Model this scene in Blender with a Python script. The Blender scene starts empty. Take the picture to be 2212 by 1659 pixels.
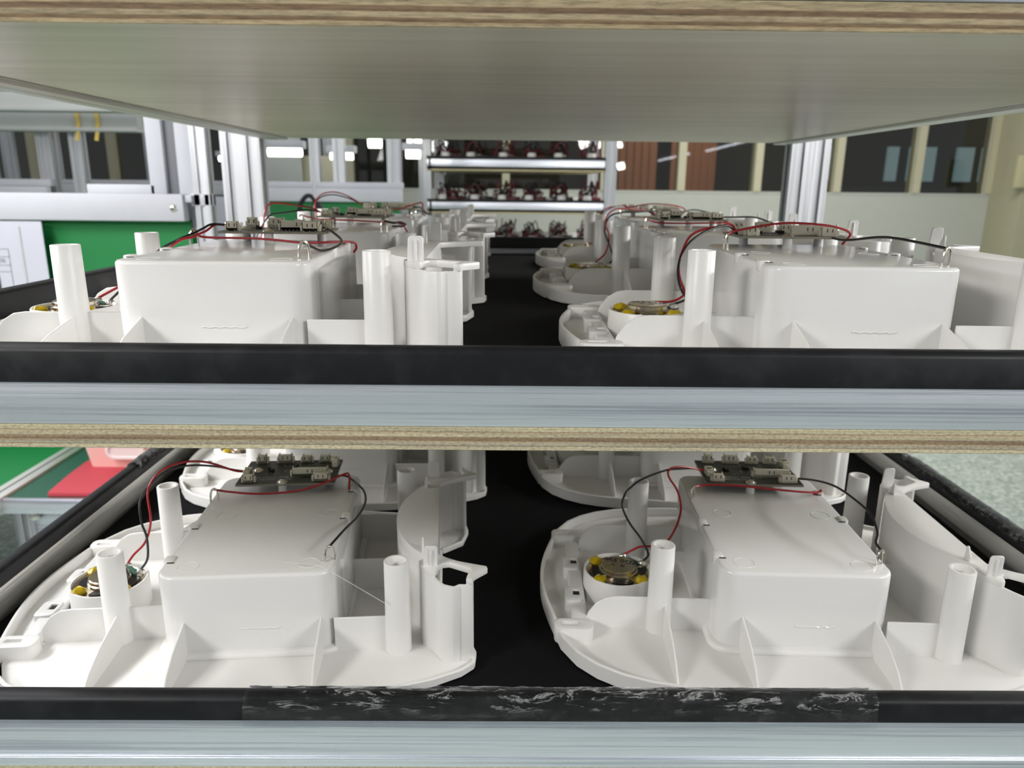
import bpy, bmesh, math, random
from math import sin, cos, pi, radians, hypot, atan2
from mathutils import Vector, Matrix
random.seed(7)
sc = bpy.context.scene
C = sc.collection
# All coordinates are written relative to the camera position, in units of 0.72 m;
# finish() moves and scales every top-level object to metres with the floor at z = 0.
K = 0.72
FLOOR = -1.75

# ------------------------------------------------------------------ camera
cam_d = bpy.data.cameras.new('camera'); cam = bpy.data.objects.new('camera', cam_d); C.objects.link(cam)
sc.camera = cam
cam_d.sensor_width = 36; cam_d.lens = 1625 / 2212 * 36; cam_d.clip_start = 0.01; cam_d.clip_end = 100
P, YAW, ROLL = radians(14.9), radians(.55), radians(.58)
fwd = Vector((sin(YAW) * cos(P), cos(YAW) * cos(P), -sin(P)))
rgt = Vector((cos(YAW), -sin(YAW), 0)); upv = rgt.cross(fwd)
r2 = rgt * cos(ROLL) + upv * sin(ROLL); u2 = -rgt * sin(ROLL) + upv * cos(ROLL)
cam.matrix_world = Matrix.Translation((0, 0, -FLOOR * K)) @ Matrix((r2, u2, -fwd)).transposed().to_4x4()
cam_d.dof.use_dof = True; cam_d.dof.focus_distance = 0.62 * K; cam_d.dof.aperture_fstop = 13

# ------------------------------------------------------------------ world and light
w = bpy.data.worlds.new('world'); sc.world = w; w.use_nodes = True
bg = w.node_tree.nodes['Background']; bg.inputs[0].default_value = (.93, .97, 1, 1); bg.inputs[1].default_value = .36
sc.view_settings.view_transform = 'Standard'; sc.view_settings.look = 'None'
sc.view_settings.exposure = 0.0; sc.view_settings.gamma = 1.0; sc.view_settings.use_curve_mapping = False

def area_light(name, loc, target, sx, sy, power, color=(1, 1, 1)):
    l = bpy.data.lights.new(name, 'AREA'); l.shape = 'RECTANGLE'; l.size = sx; l.size_y = sy
    l.energy = power; l.color = color
    o = bpy.data.objects.new(name, l); C.objects.link(o)
    o.location = loc
    d = Vector(target) - Vector(loc)
    o.rotation_euler = d.to_track_quat('-Z', 'Y').to_euler()
    return o
area_light('ceiling_light_front_left', (-1.55, -.55, .75), (-.3, .62, -.40), .7, .25, 12, (1, .98, .95))
area_light('ceiling_light_left', (-2.4, 1.0, .45), (-.3, .8, -.40), 1.8, .35, 8, (1, .985, .99))
area_light('ceiling_light_front_right', (2.0, -.8, .85), (.3, .7, -.3), 1.2, .2, 15.5, (1, .985, .97))
area_light('ceiling_light_right', (2.2, 1.0, .35), (.3, .9, -.36), 1.4, .12, 15, (1, .985, .97))
area_light('ceiling_light_left_high', (-1.75, .75, 1.0), (-.45, .70, -.42), 1.0, .25, 20, (.99, .98, 1))
area_light('ceiling_light_room_left', (-2.2, 3.2, 2.0), (-2.2, 3.6, -.6), 3, 1.6, 16, (.97, .98, 1))
area_light('ceiling_light_room_right', (2.2, 5.2, 2.0), (2.2, 5.6, -.6), 3, 1.6, 85, (1, .985, .93))
area_light('curtain_fill_light', (2.4, 9.6, 1.8), (2.4, 11.2, -.2), 1.6, .6, 18, (1, .9, .8))  # unseen fill light added in the next room to brighten the orange curtains

# ------------------------------------------------------------------ materials
def mat(name, col=(.8, .8, .8), rough=.5, metal=0., **kw):
    m = bpy.data.materials.new(name); m.use_nodes = True
    b = m.node_tree.nodes['Principled BSDF']
    b.inputs['Base Color'].default_value = (*col, 1); b.inputs['Roughness'].default_value = rough
    b.inputs['Metallic'].default_value = metal
    for k, v in kw.items(): b.inputs[k].default_value = v
    return m
def nd(m, t, **kw):
    n = m.node_tree.nodes.new(t)
    for k, v in kw.items():
        if k in n.inputs: n.inputs[k].default_value = v
        else: setattr(n, k, v)
    return n
def lk(m, a, b): m.node_tree.links.new(a, b)
def coords(m, scale, kind='Object'):
    tc = nd(m, 'ShaderNodeTexCoord'); mp = nd(m, 'ShaderNodeMapping')
    mp.inputs['Scale'].default_value = scale; lk(m, tc.outputs[kind], mp.inputs[0]); return mp.outputs[0]
def ramp(m, fac, stops):
    r = nd(m, 'ShaderNodeValToRGB'); lk(m, fac, r.inputs[0])
    e = r.color_ramp.elements
    while len(e) < len(stops): e.new(.5)
    for i, (p, c) in enumerate(stops):
        e[i].position = p; e[i].color = (*c, 1) if len(c) == 3 else c
    return r
def pb(m): return m.node_tree.nodes['Principled BSDF']

def plastic(name, col, rough, bump=.0):
    m = mat(name, col, rough)
    n = nd(m, 'ShaderNodeTexNoise', Scale=9., Detail=2.); lk(m, coords(m, (1, 1, 1)), n.inputs['Vector'])
    r = ramp(m, n.outputs[0], [(.3, tuple(c * .965 for c in col)), (.7, col)]); lk(m, r.outputs[0], pb(m).inputs['Base Color'])
    if bump:
        n2 = nd(m, 'ShaderNodeTexNoise', Scale=260., Detail=1.); lk(m, coords(m, (1, 1, 1)), n2.inputs['Vector'])
        bp = nd(m, 'ShaderNodeBump', Strength=bump, Distance=.0006); lk(m, n2.outputs[0], bp.inputs['Height']); lk(m, bp.outputs[0], pb(m).inputs['Normal'])
    return m
def alu(name, axis, col=(.74, .77, .80), rough=.32, scratch=1.0):
    m = mat(name, col, rough, .92)
    s = [60., 60., 60.]; s[axis] = .8
    s2 = [420., 420., 420.]; s2[axis] = 2.5
    n = nd(m, 'ShaderNodeTexNoise', Scale=1., Detail=3.); lk(m, coords(m, s), n.inputs['Vector'])
    n2 = nd(m, 'ShaderNodeTexNoise', Scale=1., Detail=5., Roughness=.7); lk(m, coords(m, s2), n2.inputs['Vector'])
    mx = nd(m, 'ShaderNodeMath', operation='ADD'); lk(m, n.outputs[0], mx.inputs[0]); lk(m, n2.outputs[0], mx.inputs[1])
    r = ramp(m, mx.outputs[0], [(.0, tuple(c * .62 for c in col)), (.9, tuple(c * .86 for c in col)), (1., tuple(min(1, c * 1.08) for c in col))])
    r.color_ramp.elements[0].position = .75; r.color_ramp.elements[1].position = .92
    lk(m, r.outputs[0], pb(m).inputs['Base Color'])
    rr = nd(m, 'ShaderNodeMapRange'); rr.inputs[1].default_value = .6; rr.inputs[2].default_value = 1.3
    rr.inputs[3].default_value = rough - .07; rr.inputs[4].default_value = rough + .16; lk(m, mx.outputs[0], rr.inputs[0]); lk(m, rr.outputs[0], pb(m).inputs['Roughness'])
    bp = nd(m, 'ShaderNodeBump', Strength=.25 * scratch, Distance=.0008); lk(m, mx.outputs[0], bp.inputs['Height']); lk(m, bp.outputs[0], pb(m).inputs['Normal'])
    return m
M = {}
M['white'] = plastic('white_abs_plastic', (.82, .81, .785), .36, .12)
M['white_box'] = plastic('glossy_white_plastic', (.81, .805, .79), .17)
M['cream'] = plastic('cream_connector_plastic', (.80, .76, .62), .5)
M['alu_x'] = alu('brushed_aluminium_x', 0, (.84, .87, .97), .30)
M['alu_y'] = alu('brushed_aluminium_y', 1, (.78, .77, .73), .42)
M['alu_z'] = alu('anodised_aluminium_z', 2, (.56, .57, .59), .45, .4)
M['groove'] = mat('dark_groove', (.10, .10, .11), .6)
M['white_metal'] = plastic('white_painted_metal', (.58, .59, .63), .5)
M['grey_strip'] = plastic('dark_grey_slot', (.16, .165, .18), .5); M['grey_metal'] = plastic('grey_painted_metal', (.50, .52, .50), .45)
M['black_felt'] = mat('black_foam_mat', (.006, .006, .0065), .95, **{'Specular IOR Level': .12})
def rubber():
    m = mat('black_rubber', (.014, .015, .017), .5, **{'Specular IOR Level': .3})
    n = nd(m, 'ShaderNodeTexNoise', Scale=26., Detail=5., Roughness=.65); lk(m, coords(m, (1, 1, 1)), n.inputs['Vector'])
    r = ramp(m, n.outputs[0], [(.5, (.007, .0075, .009)), (.9, (.022, .023, .026))]); lk(m, r.outputs[0], pb(m).inputs['Base Color'])
    r2_ = ramp(m, n.outputs[0], [(.3, (.34,) * 3), (.8, (.6,) * 3)]); lk(m, r2_.outputs[0], pb(m).inputs['Roughness'])
    return m
M['rubber'] = rubber()
def ply_edge(brown=False):
    m = mat('plywood_edge', (.6, .5, .34), .8)
    tc = nd(m, 'ShaderNodeTexCoord'); sp = nd(m, 'ShaderNodeSeparateXYZ'); lk(m, tc.outputs['Object'], sp.inputs[0])
    n0 = nd(m, 'ShaderNodeTexNoise', Scale=1., Detail=4.); lk(m, coords(m, (9, 9, 40)), n0.inputs['Vector'])
    # wavy layer height 0..1 across board thickness (object origin sits at the board's underside)
    a = nd(m, 'ShaderNodeMath', operation='MULTIPLY'); a.inputs[1].default_value = 1 / .0172; lk(m, sp.outputs[2], a.inputs[0])
    b = nd(m, 'ShaderNodeMath', operation='MULTIPLY_ADD'); b.inputs[1].default_value = .12; lk(m, n0.outputs[0], b.inputs[0]); lk(m, a.outputs[0], b.inputs[2])
    c = nd(m, 'ShaderNodeMath', operation='SUBTRACT'); lk(m, b.outputs[0], c.inputs[0]); c.inputs[1].default_value = .06
    pale, tan, dark, grey = (.68, .60, .40), (.56, .45, .29), (.31, .21, .12), (.50, .47, .36)
    r = ramp(m, c.outputs[0], [(0, pale), (.17, pale), (.2, dark), (.23, grey), (.36, tan), (.42, dark), (.56, (.38, .28, .17)), (.60, pale), (.78, tan), (.80, dark), (.83, pale), (1, (.62, .55, .34))])
    if brown:
        for e, c in zip(r.color_ramp.elements, [(.50, .40, .24), (.46, .35, .2), (.22, .14, .07), (.26, .18, .10), (.45, .36, .22), (.50, .40, .25), (.22, .145, .08), (.25, .16, .09), (.48, .38, .23), (.46, .37, .22), (.44, .35, .21), (.50, .42, .25)]): e.color = (*c, 1)
        for e, p in zip(r.color_ramp.elements, [0, .14, .17, .27, .31, .45, .50, .66, .70, .82, .9, 1]): e.position = p
    n1 = nd(m, 'ShaderNodeTexNoise', Scale=1., Detail=6., Roughness=.7); lk(m, coords(m, (60, 60, 520) if brown else (330, 330, 600)), n1.inputs['Vector'])
    r1 = ramp(m, n1.outputs[0], [(.33, (.56,) * 3), (.56, (1.08,) * 3)])
    n2 = nd(m, 'ShaderNodeTexNoise', Scale=1., Detail=3.); lk(m, coords(m, (6, 6, 260)), n2.inputs['Vector'])
    r2_ = ramp(m, n2.outputs[0], [(.32, (.74,) * 3), (.6, (1.,) * 3)])
    mx = nd(m, 'ShaderNodeMix', data_type='RGBA', blend_type='MULTIPLY'); mx.inputs[0].default_value = 1
    lk(m, r.outputs[0], mx.inputs[6]); lk(m, r1.outputs[0], mx.inputs[7])
    my = nd(m, 'ShaderNodeMix', data_type='RGBA', blend_type='MULTIPLY'); my.inputs[0].default_value = 1
    lk(m, mx.outputs[2], my.inputs[6]); lk(m, r2_.outputs[0], my.inputs[7]); lk(m, my.outputs[2], pb(m).inputs['Base Color'])
    bp = nd(m, 'ShaderNodeBump', Strength=.7, Distance=.0012); lk(m, n1.outputs[0], bp.inputs['Height']); lk(m, bp.outputs[0], pb(m).inputs['Normal'])
    return m
def ply_face():
    m = mat('plywood_face_veneer', (.45, .41, .33), .33)
    n = nd(m, 'ShaderNodeTexNoise', Scale=1., Detail=6., Roughness=.6); lk(m, coords(m, (1.6, 46, 1)), n.inputs['Vector'])
    n2 = nd(m, 'ShaderNodeTexNoise', Scale=1., Detail=2.); lk(m, coords(m, (.8, 3.0, 1)), n2.inputs['Vector'])
    ad = nd(m, 'ShaderNodeMath', operation='ADD'); lk(m, n.outputs[0], ad.inputs[0]); lk(m, n2.outputs[0], ad.inputs[1])
    hf = nd(m, 'ShaderNodeMath', operation='MULTIPLY'); hf.inputs[1].default_value = .5; lk(m, ad.outputs[0], hf.inputs[0])
    r = ramp(m, hf.outputs[0], [(.33, (.52, .465, .35)), (.5, (.66, .60, .47)), (.66, (.76, .70, .56))]); lk(m, r.outputs[0], pb(m).inputs['Base Color'])
    return m
M['ply_edge'] = ply_edge(); M['ply_edge_brown'] = ply_edge(True); M['ply_face'] = ply_face()
M['wire_red'] = mat('red_wire', (.42, .012, .02), .35); M['wire_black'] = mat('black_wire', (.008, .008, .01), .3)
M['pcb'] = plastic('dark_circuit_board', (.035, .037, .028), .38); M['pcb_edge'] = mat('board_edge', (.30, .28, .22), .6)
M['chip'] = mat('chip_black', (.01, .01, .01), .4)
M['solder'] = mat('solder', (.75, .74, .70), .18, 1.)
M['steel'] = mat('nickel_steel', (.78, .75, .68), .16, 1.)
def spk():
    m = mat('zinc_gold_metal', (.62, .52, .27), .22, .95)
    n = nd(m, 'ShaderNodeTexNoise', Scale=40., Detail=2.); lk(m, coords(m, (1, 1, 1)), n.inputs['Vector'])
    r = ramp(m, n.outputs[0], [(.35, (.60, .50, .24)), (.5, (.66, .60, .40)), (.68, (.50, .42, .40))]); lk(m, r.outputs[0], pb(m).inputs['Base Color'])
    return m
M['gold'] = spk(); M['black'] = mat('black_cone', (.006, .006, .006), .3); M['glue'] = mat('amber_glue', (.62, .44, .01), .12, **{'Transmission Weight': .25})
M['green_pcb'] = mat('green_terminal_board', (.03, .13, .08), .35)
M['ink'] = mat('black_ink', (.01, .01, .01), .6); M['silk'] = mat('silkscreen_white', (.55, .55, .5), .6); M['grey_ink'] = mat('grey_print', (.30, .30, .34), .7)
M['green'] = plastic('green_mat', (.004, .20, .045), .55); M['dark_green'] = plastic('dark_green_mat', (.02, .10, .06), .5)
M['red_mat'] = plastic('red_foam', (.50, .05, .07), .6); M['paper'] = plastic('white_paper', (.62, .62, .70), .4)
M['bin'] = mat('pink_translucent_bin', (.86, .52, .47), .4); M['bin_white'] = mat('frosted_white', (.85, .80, .78), .4)
M['yellow'] = mat('yellow_edge', (.85, .62, .15), .5)
M['wall'] = plastic('pale_wall_paint', (.50, .52, .47), .5); M['olive'] = plastic('beige_frame_paint', (.44, .42, .29), .5)
M['beige'] = plastic('beige_mullion_paint', (.55, .52, .38), .5)
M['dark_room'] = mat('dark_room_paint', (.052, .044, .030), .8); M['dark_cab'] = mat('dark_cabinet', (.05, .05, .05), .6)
M['orange'] = mat('orange_curtain', (.36, .15, .075), .7)
M['switch'] = mat('switch_box_cream', (.55, .52, .32), .5)
def emis(name, col, s):
    m = mat(name, (.8, .8, .8), .5); pb(m).inputs['Emission Color'].default_value = (*col, 1); pb(m).inputs['Emission Strength'].default_value = s; return m
M['tube'] = emis('fluorescent_tube', (1, 1, .90), 4.5); M['tube2'] = emis('fluorescent_tube_cool', (.88, .9, 1), 14.); M['sky'] = emis('daylit_window', (.25, .5, .62), .24)
def glass():
    m = bpy.data.materials.new('window_glass'); m.use_nodes = True; nt = m.node_tree; nt.nodes.remove(pb(m))
    t = nt.nodes.new('ShaderNodeBsdfTransparent'); t.inputs[0].default_value = (.82, .84, .80, 1)
    g = nt.nodes.new('ShaderNodeBsdfGlossy'); g.inputs['Roughness'].default_value = .02; g.inputs[0].default_value = (1, 1, 1, 1)
    f = nt.nodes.new('ShaderNodeFresnel'); f.inputs[0].default_value = 1.5
    x = nt.nodes.new('ShaderNodeMixShader'); nt.links.new(f.outputs[0], x.inputs[0]); nt.links.new(t.outputs[0], x.inputs[1]); nt.links.new(g.outputs[0], x.inputs[2])
    nt.links.new(x.outputs[0], nt.nodes['Material Output'].inputs[0]); return m
M['glass'] = glass()
def tape():
    m = bpy.data.materials.new('clear_packing_tape'); m.use_nodes = True; nt = m.node_tree; nt.nodes.remove(pb(m))
    t = nt.nodes.new('ShaderNodeBsdfTransparent'); t.inputs[0].default_value = (.93, .94, .96, 1)
    g = nt.nodes.new('ShaderNodeBsdfGlossy'); g.inputs['Roughness'].default_value = .13; g.inputs[0].default_value = (.9, .9, .92, 1)
    d = nt.nodes.new('ShaderNodeBsdfDiffuse'); d.inputs[0].default_value = (.75, .76, .74, 1)
    n = nd(m, 'ShaderNodeTexNoise', Scale=1., Detail=5., Roughness=.65, Distortion=1.8); lk(m, coords(m, (46, 95, 120)), n.inputs['Vector'])
    bp = nd(m, 'ShaderNodeBump', Strength=1., Distance=.012); lk(m, n.outputs[0], bp.inputs['Height']); lk(m, bp.outputs[0], g.inputs['Normal'])
    n2 = nd(m, 'ShaderNodeTexNoise', Scale=1., Detail=7., Roughness=.8, Distortion=1.2); lk(m, coords(m, (26, 90, 110)), n2.inputs['Vector'])
    r = ramp(m, n2.outputs[0], [(.54, (0, 0, 0)), (.585, (.42,) * 3), (.62, (.05,) * 3)])  # pale diffuse flecks paint glints on the wrinkles, strongest near the top edge
    tz = nd(m, 'ShaderNodeTexCoord'); sz = nd(m, 'ShaderNodeSeparateXYZ'); lk(m, tz.outputs['Object'], sz.inputs[0])
    mz = nd(m, 'ShaderNodeMapRange'); mz.inputs[1].default_value = -.3955 - FLOOR; mz.inputs[2].default_value = -.3885 - FLOOR; mz.inputs[3].default_value = .12; lk(m, sz.outputs[2], mz.inputs[0])
    mm = nd(m, 'ShaderNodeMath', operation='MULTIPLY'); lk(m, r.outputs[0], mm.inputs[0]); lk(m, mz.outputs[0], mm.inputs[1]); r = mm
    f = nt.nodes.new('ShaderNodeFresnel'); f.inputs[0].default_value = 1.45
    x = nt.nodes.new('ShaderNodeMixShader'); lk(m, f.outputs[0], x.inputs[0]); lk(m, t.outputs[0], x.inputs[1]); lk(m, g.outputs[0], x.inputs[2])
    y = nt.nodes.new('ShaderNodeMixShader'); lk(m, r.outputs[0], y.inputs[0]); lk(m, x.outputs[0], y.inputs[1]); lk(m, d.outputs[0], y.inputs[2])
    lk(m, y.outputs[0], nt.nodes['Material Output'].inputs[0]); return m
M['tape'] = tape()
def floor_mat():
    m = mat('speckled_floor_coating', (.40, .46, .42), .35)
    n = nd(m, 'ShaderNodeTexNoise', Scale=42., Detail=4., Roughness=.7); lk(m, coords(m, (1, 1, 1)), n.inputs['Vector'])
    r = ramp(m, n.outputs[0], [(.38, (.26, .33, .29)), (.5, (.40, .46, .42)), (.62, (.62, .67, .63))]); lk(m, r.outputs[0], pb(m).inputs['Base Color'])
    return m
M['floor'] = floor_mat()

# ------------------------------------------------------------------ mesh helpers
class MB:
    def __init__(s): s.bm = bmesh.new(); s.mi = 0
    def faces(s, vs, fs):
        V = [s.bm.verts.new(v) for v in vs]; out = []
        for f in fs:
            try:
                F = s.bm.faces.new([V[i] for i in f]); F.material_index = s.mi; out.append(F)
            except ValueError: pass
        return V
    def box(s, x0, x1, y0, y1, z0, z1):
        return s.faces([(x0, y0, z0), (x1, y0, z0), (x1, y1, z0), (x0, y1, z0), (x0, y0, z1), (x1, y0, z1), (x1, y1, z1), (x0, y1, z1)],
                [(3, 2, 1, 0), (4, 5, 6, 7), (0, 1, 5, 4), (1, 2, 6, 5), (2, 3, 7, 6), (3, 0, 4, 7)])
    def prism(s, poly, a0, a1, ax='z'):
        def pt(p, a): return (p[0], p[1], a) if ax == 'z' else ((a, p[0], p[1]) if ax == 'x' else (p[0], a, p[1]))
        n = len(poly); vs = [pt(p, a0) for p in poly] + [pt(p, a1) for p in poly]
        fs = [tuple(range(n))[::-1], tuple(range(n, 2 * n))] + [(i, (i + 1) % n, n + (i + 1) % n, n + i) for i in range(n)]
        s.faces(vs, fs); return s
    def ring(s, outer, inner, z0, z1):
        n = len(outer); vs = [(*p, z0) for p in outer] + [(*p, z1) for p in outer] + [(*p, z1) for p in inner] + [(*p, z0) for p in inner]
        fs = []
        for i in range(n):
            j = (i + 1) % n
            for a in range(4):
                b = (a + 1) % 4; fs.append((a * n + i, a * n + j, b * n + j, b * n + i))
        s.faces(vs, fs); return s
    def lathe(s, prof, cx=0, cy=0, n=24, close=False):
        vs = []; m = len(prof)
        for k in range(n):
            a = 2 * pi * k / n
            for r, z in prof: vs.append((cx + r * cos(a), cy + r * sin(a), z))
        fs = []
        for k in range(n):
            k2 = (k + 1) % n
            for i in range(m - 1 if not close else m):
                j = (i + 1) % m; fs.append((k * m + i, k2 * m + i, k2 * m + j, k * m + j))
        s.faces(vs, fs)
        if not close:
            s.bm.verts.ensure_lookup_table()
        return s
    def wall(s, path, t, z0, z1, closed=False):
        """vertical strip of thickness t centred on path; z1 may be a function of the point"""
        n = len(path); L = []; Rr = []
        for i, p in enumerate(path):
            a = path[i - 1] if (i > 0 or closed) else p; b = path[(i + 1) % n] if (i < n - 1 or closed) else p
            dx, dy = b[0] - a[0], b[1] - a[1]; l = hypot(dx, dy) or 1; nx, ny = -dy / l * t / 2, dx / l * t / 2
            L.append((p[0] + nx, p[1] + ny)); Rr.append((p[0] - nx, p[1] - ny))
        f = z1 if callable(z1) else (lambda p: z1)
        vs = [(*p, z0) for p in L] + [(*p, f(p)) for p in L] + [(*p, f(p)) for p in Rr] + [(*p, z0) for p in Rr]
        fs = []
        for i in range(n if closed else n - 1):
            j = (i + 1) % n
            for a in range(4):
                b = (a + 1) % 4; fs.append((a * n + i, a * n + j, b * n + j, b * n + i))
        if not closed: fs += [(0, n, 2 * n, 3 * n), (n - 1, 2 * n - 1, 3 * n - 1, 4 * n - 1)]
        s.faces(vs, fs); return s
    def tube(s, pts, r, n=8, smooth=6, cap=True):
        P_ = [Vector(p) for p in pts]
        if smooth and len(P_) > 2:
            Q = [2 * P_[0] - P_[1]] + P_ + [2 * P_[-1] - P_[-2]]; out = []
            for i in range(1, len(Q) - 2):
                for k in range(smooth):
                    t = k / smooth; a, b, c, d = Q[i - 1], Q[i], Q[i + 1], Q[i + 2]
                    out.append(.5 * ((2 * b) + (c - a) * t + (2 * a - 5 * b + 4 * c - d) * t * t + (3 * b - a - 3 * c + d) * t ** 3))
            out.append(P_[-1]); P_ = out
        T = [(P_[min(i + 1, len(P_) - 1)] - P_[max(i - 1, 0)]).normalized() for i in range(len(P_))]
        u = T[0].orthogonal().normalized(); vs = []
        for i, p in enumerate(P_):
            u = (u - T[i] * u.dot(T[i])).normalized(); v = T[i].cross(u)
            for k in range(n): vs.append(tuple(p + r * (cos(2 * pi * k / n) * u + sin(2 * pi * k / n) * v)))
        fs = [(i * n + k, i * n + (k + 1) % n, (i + 1) * n + (k + 1) % n, (i + 1) * n + k) for i in range(len(P_) - 1) for k in range(n)]
        if cap: fs += [tuple(range(n))[::-1], tuple(range((len(P_) - 1) * n, len(P_) * n))]
        s.faces(vs, fs); return s
    def xf(s, m): bmesh.ops.transform(s.bm, matrix=m, verts=s.bm.verts); return s
    def mesh(s, name, mats, bevel=0, seg=2, ang=35):
        bm = s.bm; bmesh.ops.recalc_face_normals(bm, faces=bm.faces)
        if bevel:
            es = [e for e in bm.edges if len(e.link_faces) == 2 and e.calc_face_angle(0) > radians(ang)]
            bmesh.ops.bevel(bm, geom=es, offset=bevel, segments=seg, profile=.5, affect='EDGES', clamp_overlap=True)
        me = bpy.data.meshes.new(name); bm.to_mesh(me); bm.free()
        for m in (mats if isinstance(mats, (list, tuple)) else [mats]): me.materials.append(m)
        for p in me.polygons: p.use_smooth = True
        me.set_sharp_from_angle(angle=radians(38))
        return me
    def build(s, name, mats, parent=None, bevel=0, seg=2, ang=35):
        o = bpy.data.objects.new(name, s.mesh(name, mats, bevel, seg, ang)); C.objects.link(o)
        if parent: o.parent = parent
        return o
def tag(o, label=None, cat=None, group=None, kind=None):
    if label: o['label'] = label
    if cat: o['category'] = cat
    if group: o['group'] = group
    if kind: o['kind'] = kind
    return o
def thing(name, label, cat, loc=(0, 0, 0), rz=0, group=None):
    o = bpy.data.objects.new(name, None); C.objects.link(o); o.location = loc; o.rotation_euler = (0, 0, rz); o.empty_display_size = .02
    return tag(o, label, cat, group)
def rrect(x0, x1, y0, y1, r, n=6):
    out = []
    for cx, cy, a0 in ((x1 - r, y0 + r, -90), (x1 - r, y1 - r, 0), (x0 + r, y1 - r, 90), (x0 + r, y0 + r, 180)):
        for k in range(n + 1):
            a = radians(a0 + 90 * k / n); out.append((cx + r * cos(a), cy + r * sin(a)))
    return out
def text_mesh(txt, size, name, m, matrix, parent, extrude=.0):
    cu = bpy.data.curves.new(name, 'FONT'); cu.body = txt; cu.size = size; cu.align_x = 'CENTER'; cu.align_y = 'CENTER'; cu.extrude = extrude; cu.resolution_u = 3
    t = bpy.data.objects.new(name + '_tmp', cu); C.objects.link(t); bpy.context.view_layer.update()
    dg = bpy.context.evaluated_depsgraph_get(); me = bpy.data.meshes.new_from_object(t.evaluated_get(dg))
    bpy.data.objects.remove(t); me.transform(matrix); me.materials.clear(); me.materials.append(m); me.name = name
    o = bpy.data.objects.new(name, me); C.objects.link(o); o.parent = parent; return o
def kids(o): return [c for c in o.children]
def copy_tree(o, parent=None):
    c = o.copy(); C.objects.link(c); c.parent = parent
    for ch in list(o.children): copy_tree(ch, c)
    return c

# ------------------------------------------------------------------ room shell
def struct(name, mb, m, **kw): o = mb.build(name, m, **kw); o['kind'] = 'structure'; return o
b = MB(); b.box(-9, 9, -14, 13, FLOOR - .1, FLOOR); struct('floor', b, M['floor'])
WY = 8.0; SILL = -.075
b = MB(); b.box(-9, 5.0, WY, WY + .16, FLOOR, SILL)
for x in (-5.2, -1.2, .8, 2.2, 3.6): b.box(x, x + .012, WY - .004, WY, FLOOR, SILL - .03)
struct('wall_back', b, M['wall'])
b = MB(); b.box(-9, 5.0, WY, WY + .16, 1.15, 2.1); struct('trim_2', b, M['wall'])
b = MB(); b.box(5.0, 9, WY - .5, WY + .16, FLOOR, 2.1); struct('wall_right', b, M['olive'], bevel=.01)
b = MB(); b.box(-9, 5.0, WY - .006, WY + .16, SILL, SILL + .022); struct('trim_1', b, M['wall'])
xs = [-8.98, -8.0, -7.2, -6.4, -5.6, -4.8, -4.0, -3.2, -2.4, -1.6, -.8, .0, 1.01, 1.80, 2.585, 3.41, 4.23, 4.985]
for i in range(len(xs) - 1):
    x0, x1 = xs[i], xs[i + 1]
    b = MB(); b.box(x1 - .045, x1 + .032, WY - .02, WY + .13, SILL + .022, 1.15)
    b.box(x0 + .045, x1 - .045, WY + .0, WY + .1, 1.1, 1.15)
    o = struct('window_%d' % (i + 1), b, M['beige'])
    g = MB(); g.box(x0 + .031, x1 - .044, WY + .05, WY + .058, SILL + .022, 1.1); g.build('pane', M['glass'], o)
# room behind the glass
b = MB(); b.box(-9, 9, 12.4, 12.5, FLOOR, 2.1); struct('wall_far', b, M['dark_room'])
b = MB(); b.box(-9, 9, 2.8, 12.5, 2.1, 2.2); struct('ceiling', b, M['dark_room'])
for i, (x0, x1) in enumerate(((4.55, 4.72), (4.85, 5.1), (6.0, 6.16), (6.35, 6.75), (7.1, 7.35), (7.5, 7.9))):
    b = MB(); b.box(x0, x1, 12.3, 12.38, .1, .62); o = b.build('window_%d' % (20 + i), M['sky']); o['kind'] = 'structure'
for i, (x0, x1) in enumerate(((1.5, 2.15), (2.35, 3.0))):
    b = MB(); n = 12
    for k in range(n):
        xa = x0 + (x1 - x0) * k / n; b.box(xa, xa + (x1 - x0) / n * .97, 11.2 + .03 * (k % 2), 11.24 + .03 * (k % 2), FLOOR, 1.6)
    o = b.build('curtain', M['orange']); tag(o, ('orange curtain seen through the glass nearest the far rack', 'orange curtain behind the window second from the far rack', 'orange curtain panel ending beside the dark part of the next room')[i], 'curtain')
for i in range(5):
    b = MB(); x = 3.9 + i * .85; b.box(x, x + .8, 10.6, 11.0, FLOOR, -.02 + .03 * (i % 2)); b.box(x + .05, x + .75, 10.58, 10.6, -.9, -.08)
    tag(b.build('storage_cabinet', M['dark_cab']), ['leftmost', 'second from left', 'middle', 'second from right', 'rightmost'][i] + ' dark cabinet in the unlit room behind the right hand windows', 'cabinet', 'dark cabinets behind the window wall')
# switch box on the column
t = thing('switch_box', 'cream switch box with white switch on the olive column at far right', 'switch', (4.98, WY - .52, .16))
b = MB(); b.box(-.09, .09, -.04, .02, -.15, .15); b.build('housing', M['switch'], t, bevel=.008)
b = MB(); b.box(-.03, .03, -.055, -.04, -.02, .1); b.build('switch_plate', M['white_metal'], t, bevel=.003)
b = MB(); b.lathe([(.0, -.06), (.018, -.06), (.018, -.04)], 0, 0, 12); b.xf(Matrix.Rotation(radians(90), 4, 'X')); b.xf(Matrix.Translation((.02, -.1, -.08))); b.build('knob', M['black'], t)

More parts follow.
